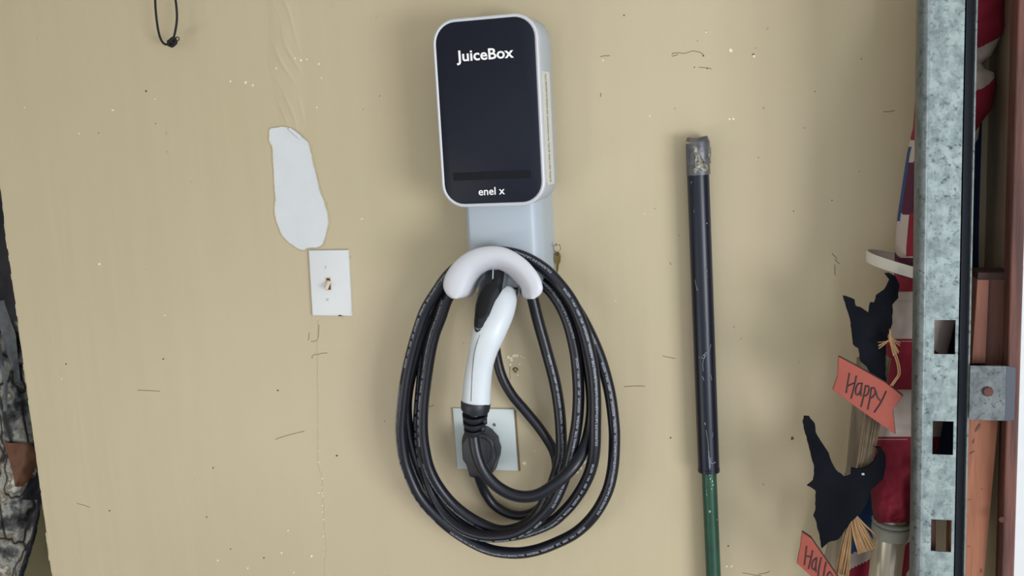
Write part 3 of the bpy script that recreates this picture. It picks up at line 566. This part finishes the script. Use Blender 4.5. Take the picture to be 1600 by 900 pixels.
for x, y, r in [(1102, 773, 3.2), (1102.5, 767, 2.4), (1101.5, 780, 2), (1109, 799, 2.2), (1103, 789, 1.2), (1107, 812, 1.5), (1104, 820, 2), (1103.5, 836, 1.6), (1105, 844, 1.3), (1106, 865, 2), (1106.5, 887, 3), (1107, 880, 2), (1110, 748, 1.6), (1113, 752, 1.6), (1114, 758, 1.4), (1112, 764, 1.3), (1120, 812, .9), (1109, 742, 1.5)]:
    pts = [(x + r * rnd.uniform(.5, 1) * math.cos(q), y + 1.5 * r * rnd.uniform(.5, 1) * math.sin(q)) for q in [i * math.pi / 4 for i in range(8)]]
    fl.append(([on_rod(*p) for p in pts], [tuple(range(8))]))
mk('paint_flakes', join(*fl), M['flake'], pl, kind='stuff')

# ------------------------------------------------------------------ galvanised door track
RD_ = .20
X0, X1, X2, X3 = P(1425.5, 900, RD_).x, P(1440, 900, RD_).x, P(1492, 900, RD_).x, P(1506, 900, RD_ + .002).x
rzt, rzb = ZT - .002, ZB + .002
tk = thing('door_track', 'spotted galvanised steel garage door track with slots standing at the right', 'track', (X1, -RD_, ZB))
# rounded left flange
fl_prof = [(X1, -RD_ - .0006), (X1 - .003, -RD_ - .0012), (X0 + .004, -RD_ + .001), (X0 + .0008, -RD_ + .006), (X0, -RD_ + .014), (X0, -RD_ + .034)]
fp_ = spline(fl_prof, 5); nz = 2
V = []
for (x, y) in fp_: V += [Vector((x, y, rzb)), Vector((x, y, rzt))]
for (x, y) in fp_[::-1]: V += [Vector((x + .0014, y + .0014, rzb)), Vector((x + .0014, y + .0014, rzt))]
n = len(V) // 2
mk('rounded_flange', (V, [(2 * i, 2 * i + 1, (2 * i + 3) % (2 * n), (2 * i + 2) % (2 * n)) for i in range(n)]), M['galv2'], tk, True, 50)
# slotted face: strips around rectangular slots
slots = [(1458, 500, 1493, 553.5), (1457, 658, 1490, 710.5), (1455, 812, 1487.5, 862)]
zs = [rzb]; strips = []
sx0, sx1 = P(1457, 690, RD_).x, P(1489.5, 690, RD_).x
sl = sorted([(P(1470, b, RD_).z, P(1470, t, RD_).z) for _, t, _, b in slots])
sl = [(sl[0][0] - .157 * k, sl[0][1] - .157 * k) for k in (3, 2, 1)] + sl
parts_ = [box(X1, sx0, -RD_, -RD_ + .002, rzb, rzt), box(sx1, X2, -RD_, -RD_ + .002, rzb, rzt)]; zc = rzb
for a, b in sl: parts_.append(box(sx0, sx1, -RD_, -RD_ + .002, zc, a)); zc = b
parts_.append(box(sx0, sx1, -RD_, -RD_ + .002, zc, rzt))
mk('slotted_face', join(*parts_), M['galv'], tk)
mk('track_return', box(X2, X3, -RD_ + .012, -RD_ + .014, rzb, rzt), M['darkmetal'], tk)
mk('track_side', box(X2 - .0016, X2, -RD_, -RD_ + .012, rzb, rzt), M['galv2'], tk)
mk('track_lip', box(X3 - .0003, X3 + .0020, -RD_ - .0005, -RD_ + .014, rzb, rzt, .0006), M['galv2'], tk)
# bracket with a rusty screw
bz0, bz1 = P(1545, 654.5, RD_).z, P(1545, 569.5, RD_).z
bx1 = P(1571, 612, RD_ + .005).x
bk = mk('mounting_bracket', box(X3 + .001, bx1, -RD_ - .0072, -RD_ - .005, bz0, bz1, .0008), M['galv3'], tk)
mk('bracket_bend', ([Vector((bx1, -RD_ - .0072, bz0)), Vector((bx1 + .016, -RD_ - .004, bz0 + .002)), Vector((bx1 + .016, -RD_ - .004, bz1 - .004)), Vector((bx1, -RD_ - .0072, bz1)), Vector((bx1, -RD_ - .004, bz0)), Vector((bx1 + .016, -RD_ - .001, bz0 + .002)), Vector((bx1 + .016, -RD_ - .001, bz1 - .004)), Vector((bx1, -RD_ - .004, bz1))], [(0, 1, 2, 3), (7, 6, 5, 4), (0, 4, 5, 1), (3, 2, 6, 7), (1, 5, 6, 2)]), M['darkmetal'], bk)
rs = disc(P(1543.5, 611.5, .2075), .0066, -RD_ - .0105, -RD_ - .0072, 8, .0014)
mk('rusty_screw', rs, M['rust'], bk, label='rust brown screw head')

# wooden boards behind the bracket
t = thing('short_stud', 'dark orange wood block standing above the track bracket', 'board', P(1545, 565, .16))
mk('wood_face', prism([(1527, 437), (1546, 437), (1540, 568), (1518, 568)], .176, .05, bevel=.001), M['cedar3'], t)
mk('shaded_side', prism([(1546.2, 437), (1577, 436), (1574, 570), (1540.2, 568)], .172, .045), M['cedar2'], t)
mk('top_face', prism([(1528.5, 426), (1576, 426), (1577, 437), (1527.5, 437)], .172, .045), M['woodedge'], t)
t = mk('cedar_board', prism([(1508, 640), (1561.5, 640), (1549, 775), (1536.5, 910), (1532, 960), (1482, 960), (1485,790)], .182, .03, bevel=.001), M['cedar'])
tag(t, 'orange cedar board below the bracket right of the track', 'board')
knots = [blob(x, y, r, .1825, 8, el, an) for x, y, r, el, an in ((1528, 668, 2, 4, 2.1), (1521, 690, 1.2, 4, 1.9), (1519, 707, 1.2, 4, 2.6), (1534, 764, 1, 1, 0), (1510, 805, .9, 3, .4), (1515, 781, .6, 6, .1), (1514, 854, .8, 4, .3), (1508, 868, 1, 2, .5), (1533, 892, 1.4, 3, 1.4))]
k2 = []
for v, f in knots: k2.append((v, f))
def thin_blob(v): return [Vector((p.x, min(p.y, -.1815), p.z)) for p in v]
mk('grain_marks', join(*[(thin_blob(v), f) for v, f in k2]), M['cedar2'], t, kind='stuff')

t = mk('narrow_board', prism([(1449, 770), (1462.5, 770), (1462, 960), (1448, 960)], .176, .012, bevel=.001), M['cedar2'])
tag(t, 'narrow brown board seen through the lowest slot of the track', 'board')
# ------------------------------------------------------------------ cloths and flags at the right
def cloth(fn, nu, nv, matfn=None):
    V, F, I = [], [], []
    for j in range(nv + 1):
        for i in range(nu + 1): V.append(fn(i / nu, j / nv))
    for j in range(nv):
        for i in range(nu):
            a = j * (nu + 1) + i; F.append((a, a + 1, a + nu + 2, a + nu + 1)); I.append(matfn((i + .5) / nu, (j + .5) / nv) if matfn else 0)
    return V, F, I
def interp(tab, y):
    for (a, u), (b, v) in zip(tab, tab[1:]):
        if y <= b: return u + (v - u) * max(0, (y - a) / (b - a))
    return tab[-1][1]
nc = thing('navy_shade_sheet', 'dark navy blue sheet standing in for the shadowed gap between track and wood', 'cloth', P(1530, 300, .06))  # dark sheet put in for the blue-tinted shade of the gap
mk('shade_sheet', cloth(lambda u, v: P(1452 + u * 80 + 3 * math.sin(v * 9), -20 + v * 830, .013 + .007 * math.sin(u * 9 + v * 2)), 30, 60), M['navy'], nc, True, kind='open')
L_ = [(-40, 1475), (0, 1462), (140, 1431), (200, 1426.5), (240, 1417), (300, 1408), (340, 1402), (385, 1398), (430, 1397), (455, 1391), (475, 1386), (530, 1383), (600, 1384), (640, 1381), (670, 1370), (700, 1366), (770, 1361), (795, 1362.5), (816, 1368)]
R_ = [(-40, 1580), (0, 1571), (40, 1572), (59, 1563), (87, 1549), (98, 1535), (107, 1539), (113, 1553), (133, 1556), (169, 1550), (195, 1531), (217, 1528), (230, 1520), (300, 1503), (380, 1494), (460, 1492), (500, 1493), (553, 1480), (650, 1475), (700, 1466), (816, 1424)]
bands = [(-60, 66, 0), (66, 131, 1), (131, 205, 0), (205, 238, 1), (238, 318, 2), (318, 386, 1), (386, 416, 2), (416, 455, 0), (455, 530, 1), (530, 608, 0), (608, 683, 1), (683, 830, 0)]
fg = thing('rolled_flag', 'red and white striped flag rolled on a silver pole behind the track', 'flag', P(1390, 900, .07))
NV = 420; NU = 140
def body(u, v):
    y = -40 + v * 857; l, r = interp(L_, y), interp(R_, y); c = (l + r) / 2; h = (r - l) / 2
    a = 2 * math.pi * u
    pl_ = 1 + .06 * math.sin(5 * a + v * 9) * abs(math.sin(a)) + .05 * noise.noise(Vector((math.cos(a) * 2, math.sin(a) * 2, v * 22)))
    if v > .97: pl_ *= 1 - (v - .97) * 6
    dd = .080 + .052 * math.sin(a) * pl_ * (.7 + .3 * h / 50)
    fd = 1.0 if y < 680 else min(2.4, 1 + (y - 680) / 50)
    dd += fd * .0030 * noise.noise(Vector((u * 16, y * .055, 2))) + fd * .0014 * math.sin(y * .13 + 5 * noise.noise(Vector((u * 5, y * .02, 0))))
    return P(c + h * (math.cos(a) if abs(math.cos(a)) > .999 else math.cos(a) * (pl_ * .15 + .85)), y + 5 * math.sin(a * 2 + 1) * 0, dd)
def bandmat(u, v):
    y = -40 + v * 857; a = 2 * math.pi * u
    yy = y + ((4 * math.sin(a * 3 + y * .01) + 14 * math.sin(a + 2.6)) if y < 440 else 0) - (30 * max(0, math.cos(a)) if 500 < y < 600 else 0)
    for p, q, k in bands:
        if p <= yy < q:
            if 230 < y < 345 and math.cos(a) < -.9: return 3
            if 300 < y < 400 and math.cos(a) > -.62 and k == 1: return 0
            return k
    return 0
mk('striped_cloth', cloth(body, NU, NV, bandmat), [M['red'], M['white'], M['plum'], M['blue']], fg, True, kind='open')
# stitched hems on the stripes
hem = []
for yy in (386 + 70, 533, 611, 686, 470):
    hem.append(tube([Vector(body(.25 + .24 * q / 10, (yy + 40) / 857)) + Vector((-.0003, -.0012, 0)) for q in range(11)], .0005, 5))
mk('stitched_hems', join(*hem), M['white'], fg, True, kind='stuff')
ax0, ax1 = P(1391, 826, .075), P(1378.5, 935, .075)
dirv = (ax1 - ax0).normalized()
mk('silver_tube', tube([ax0 - dirv * .03, ax0 + dirv * .3], .0225, 32), M['alu'], fg, True, 40)
mk('tube_collar', tube([ax0 - dirv * .006, ax0 - dirv * .004, ax0 + dirv * .010, ax0 + dirv * .013], [.0245, .0262, .0256, .0240], 32), M['cap'], fg, True, 40)
mk('tube_rim', tube([ax0 - dirv * .014, ax0 - dirv * .012, ax0 - dirv * .008], [.0255, .0270, .0255], 32), M['cap'], fg, True, 40)
# second flag spread behind the pole at the bottom
bf = thing('spread_flag', 'blue, white and red cloth hanging loosely behind the silver pole', 'flag', P(1370, 900, .02))
def bmat(u, v):
    x = 1322 + u * 100; y = 740 + v * 200; b0 = 850 + (1365 - x) * .42
    if x > 1385: return 1 if (x > 1409 and y < 838 + (1425 - x) * 1.2) or x > 1424 - (y - 880) * .5 else 0
    return 2 if y < b0 else (1 if y < b0 + 20 + (1365 - x) * .1 else 0)
mk('loose_cloth', cloth(lambda u, v: P(1326 + u * 100 - 4 * v, 740 + v * 200, .009 + .005 * math.sin(u * 11 + v)), 60, 80, bmat), [M['red'], M['white'], M['blue']], bf, True, kind='open')
# off-white ring strap
rg = thing('plastic_ring', 'off-white plastic ring band round the rolled flag left of the track', 'ring', P(1400, 420, .1))
ring_v = []; nseg = 48
for k in range(nseg):
    q = 2 * math.pi * k / nseg; cx, cz = P(1440, 420, .11).x, P(1440, 420, .11).z
    for (rr, hh) in ((.0690, .0), (.0690, .0155), (.0665, .0155), (.0665, .0)):
        x = cx + rr * math.cos(q); y = -.083 + rr * .93 * math.sin(q); z_ = cz + .004 + hh - .0155 + (x - cx) * -.28
        ring_v.append(Vector((x, y, z_)))
RF_ = [(k * 4 + j, k * 4 + (j + 1) % 4, ((k + 1) % nseg) * 4 + (j + 1) % 4, ((k + 1) % nseg) * 4 + j) for k in range(nseg) for j in range(4)]
mk('ring_band', (ring_v, RF_), M['ring'], rg, True, 40)

# ------------------------------------------------------------------ Halloween stake
hs = thing('halloween_stake', 'Halloween yard stake with black felt bats and orange Happy and Hallo signs', 'decoration', P(1300, 930, .06))
mk('wooden_slat', prism([(1339, 560), (1362, 560), (1336, 740), (1303, 905), (1280, 905), (1322, 735)], .055, .007, bevel=.0008), M['slat'], hs)
bat1 = [(1317, 463), (1336, 470), (1338, 480), (1348, 483), (1357, 489), (1360, 473), (1366, 473), (1369, 462), (1382, 453), (1390, 438), (1382, 427), (1390, 427), (1400, 433), (1406, 445), (1404, 466), (1394, 476), (1394, 504), (1390, 520), (1385, 542), (1384, 570), (1384, 600), (1366, 594), (1354, 573), (1344, 564), (1340, 542), (1332, 536), (1329, 504), (1324, 486)]
bat2 = [(1256, 650), (1264, 651), (1273, 664), (1275, 679), (1284, 694), (1295, 709), (1302, 727), (1309, 737), (1319, 744), (1329, 741), (1330, 731), (1342, 733), (1354, 730), (1366, 720), (1372, 709), (1371, 702), (1367, 699), (1376, 699), (1383, 710), (1384, 729), (1379, 748), (1360, 766), (1354, 785), (1344, 800), (1329, 813), (1316, 835), (1310, 843), (1295, 849), (1284, 861), (1281, 844), (1276, 819), (1271, 808), (1274, 800), (1274, 766), (1261, 757), (1270, 749), (1272, 729), (1264, 701), (1257, 676), (1254, 660)]
def ragged(poly, j=.7):
    out = []
    for (x, y), (u, v) in zip(poly, poly[1:] + poly[:1]):
        L = math.hypot(u - x, v - y); n = max(1, int(L / 5))
        for k in range(n): t = k / n; out.append((x + (u - x) * t + (rnd.uniform(-j, j) if k else 0), y + (v - y) * t + (rnd.uniform(-j, j) if k else 0)))
    return out
mk('felt_bat', prism(ragged(bat1), .158, .004, sub=3, wob=.014, ws=22), M['felt'], hs, True, 50, label='upper black felt bat behind the Happy sign')
mk('felt_bat', prism(ragged(bat2), .148, .004, sub=3, wob=.014, ws=18), M['felt'], hs, True, 50, label='lower black felt bat above the Hallo sign')
mk('felt_fleck', join(blob(1348.5, 741, 1.6, .124), blob(1385, 501, 1, .157)) if False else prism([(1346, 740), (1350, 739.5), (1351, 742), (1347, 742.5)], .1530, .002), M['printg'], hs)
def sign(poly, strokes, d, nm):
    b = mk('sign_board', join(prism(poly, d, .006, bevel=.0006)), M['orange'], hs, label=nm)
    mk('board_edge', prism([(x + .6, y - .9) for x, y in poly], d - .0015, .0065), M['woodedge'], b)
    st = [tube([P(x, y, d + .0002) for x, y in spline(s_, 5)], .0010, 6) for s_ in strokes]
    mk('hand_lettering', join(*st), M['marker'], b)
    return b
sign([(1310, 557.5), (1332, 569), (1354, 581.5), (1382, 597.5), (1410.5, 619), (1395, 640), (1399, 679), (1365, 655), (1338, 636), (1301, 609), (1308.5, 588)],
     [[(1327.5, 583), (1325, 598), (1322.5, 614)], [(1338.5, 587), (1335, 604), (1330, 623)], [(1324, 603.5), (1331, 600), (1337, 598)],
      [(1346, 599), (1341, 600), (1337.5, 608), (1338, 616), (1342, 616), (1345.5, 609), (1347, 600)], [(1347.5, 598), (1346, 609), (1345.5, 619)],
      [(1353, 602), (1350, 618), (1345.5, 636)], [(1352, 604), (1357, 603), (1358, 610), (1355, 617), (1350, 619)],
      [(1362, 605), (1360, 620), (1356, 640)], [(1362, 607), (1366, 606), (1368, 613), (1364, 620), (1359, 622)],
      [(1369, 611), (1371, 620), (1375.5, 626)], [(1385, 611), (1377, 628), (1366, 644.5)]], .174, 'orange arrow-ended board reading Happy')
sign([(1253, 832), (1267, 841.5), (1284, 866), (1306, 898), (1324, 925), (1340, 950), (1330, 985), (1298, 928), (1267, 900), (1245, 880), (1250, 856)],
     [[(1260.5, 853), (1259, 868), (1257, 883)], [(1270, 860), (1267, 875), (1263.5, 889)], [(1259.5, 869), (1268, 870)],
      [(1275.5, 872), (1270.5, 877), (1269, 887), (1272, 890), (1275.5, 884)], [(1276.5, 871), (1275, 884), (1275.5, 894)],
      [(1283.5, 871), (1280, 888), (1278, 905)], [(1291, 878), (1288, 894), (1286, 910)], [(1297, 893), (1293, 899), (1294, 909), (1299, 909), (1301, 900), (1297, 893)], [(1305, 900), (1306, 915), (1311, 905), (1313, 918)]], .156, 'orange board below reading Hallo')
def strands(starts, ends, n, r, d0, d1, curl=3):
    out = []
    for k in range(n):
        t = rnd.random(); u = min(1, max(0, t + rnd.uniform(-.08, .08)))
        a = [s + (e - s) * t for s, e in zip(*starts)]; b = [s + (e - s) * u for s, e in zip(*ends)]
        mx, my = (a[0] + b[0]) / 2 + rnd.uniform(-curl, curl), (a[1] + b[1]) / 2 + rnd.uniform(-1, 1)
        dd = rnd.uniform(0, .005)
        out.append(tube([P(x, y, d) for x, y, d in spline([(a[0], a[1], d0 + dd), (mx, my, (d0 + d1) / 2 + dd), (b[0], b[1], d1 + dd)], 3)], r * rnd.uniform(.7, 1.2), 5))
    return join(*out)
mk('twig_bundle', strands(((1372, 545), (1392, 560)), ((1340, 735), (1361, 735)), 46, .0008, .145, .132), M['twig'], hs, kind='stuff')
mk('straw_bundle', strands(((1328, 808), (1333, 812)), ((1304, 895), (1326, 900)), 50, .0009, .140, .120, 2), M['straw'], hs, kind='stuff')
mk('straw_tuft', strands(((1329, 806), (1338, 804)), ((1340, 866), (1369, 856)), 44, .0009, .141, .138, 3), M['straw'], hs, kind='stuff')
mk('straw_stalk', tube([P(1337, 805, .143), P(1352, 821, .144), P(1371, 838, .142)], .0014, 8), M['straw'], hs, True)
tuft = join(strands(((1388, 522), (1393, 526)), ((1396, 556), (1404, 550)), 14, .0008, .167, .17, 2), strands(((1386, 534), (1390, 530)), ((1371, 528), (1373, 545)), 5, .0005, .168, .170), strands(((1386, 524), (1390, 532)), ((1408, 531), (1404, 552)), 5, .0006, .168, .170), strands(((1389, 535), (1392, 530)), ((1390, 514), (1393, 520)), 4, .0006, .168, .170))
mk('straw_knot', tuft, M['straw'], hs, kind='stuff')
mk('straw_stalk', join(*[tube([P(x + q, y, .172) for x, y in spline([(1393, 540), (1398, 556), (1402.5, 572), (1403, 585), (1398, 593), (1391, 603)], 5)], .0009, 6) for q in (0, 3)]), M['straw'], hs, True)

# ------------------------------------------------------------------ camouflage jacket behind the wall's left end
cj = thing('camouflage_jacket', 'grey and brown camouflage fabric hanging beyond the left end of the wall', 'jacket', P(20, 900, -.12))
JR = [(240, 60), (700, 95), (745, 90), (780, 66), (830, 58), (860, 50), (905, 36), (960, 30)]
def jk(u, v):
    y = 250 + v * 700; r = interp(JR, y); x = -70 + (r + 70) * u
    fold = .022 * math.sin(u * 7 + 2.2 * math.sin(v * 7)) + .016 * noise.noise(Vector((u * 5, v * 16, 0))) + .008 * noise.noise(Vector((u * 15, v * 40, 3)))
    return P(x, y, -.13 + fold - .03 * u ** 6)
mk('jacket_body', cloth(jk, 50, 110), M['camo'], cj, True, kind='open')
def near(px0, px1, fu, mat_, name, y0, y1, add, nu=10, nv=30, lab=None):
    def fn(u, v):
        y = y0 + (y1 - y0) * v; a, b = interp(px0, y), interp(px1, y); x = a + (b - a) * u; r = interp(JR, y); uu = (x + 70) / (r + 70)
        p = jk(uu, (y - 250) / 700); return p + Vector((0, -add - .004 * math.sin(math.pi * u), 0))
    mk(name, cloth(fn, nu, nv), mat_, cj, True, kind='open', label=lab)
near([(250, -40), (460, -10), (500, 0)], [(250, 40), (430, 40), (500, 44)], 0, M['strap'], 'collar', 250, 500, .006, lab='black nylon collar')
near([(470, -5), (520, 8), (600, 30)], [(470, 12), (520, 30), (600, 38)], 0, M['greystrap'], 'webbing_strap', 468, 625, .010, 6, 24, lab='grey ridged webbing strap')
near([(490, -8), (600, 12), (650, 10)], [(490, -2), (600, 18), (650, 16)], 0, M['greystrap'], 'thin_strap', 490, 640, .010, 4, 20)
near([(690, 8), (705, 14), (740, 24), (760, 27)], [(690, 50), (700, 60), (740, 66), (752, 44), (760, 38)], 0, M['brown'], 'brown_patch', 690, 758, .006, lab='rust brown fabric patch')
near([(735, 58), (750, 50), (765, 42), (778, 40)], [(735, 70), (778, 72)], 0, M['strap'], 'dark_fold', 735, 778, .009, 6, 12)
near([(770, 62), (840, 52), (905, 30)], [(770, 68), (840, 58), (905, 37)], 0, M['strap'], 'dark_hem', 768, 930, .006, 4, 20)
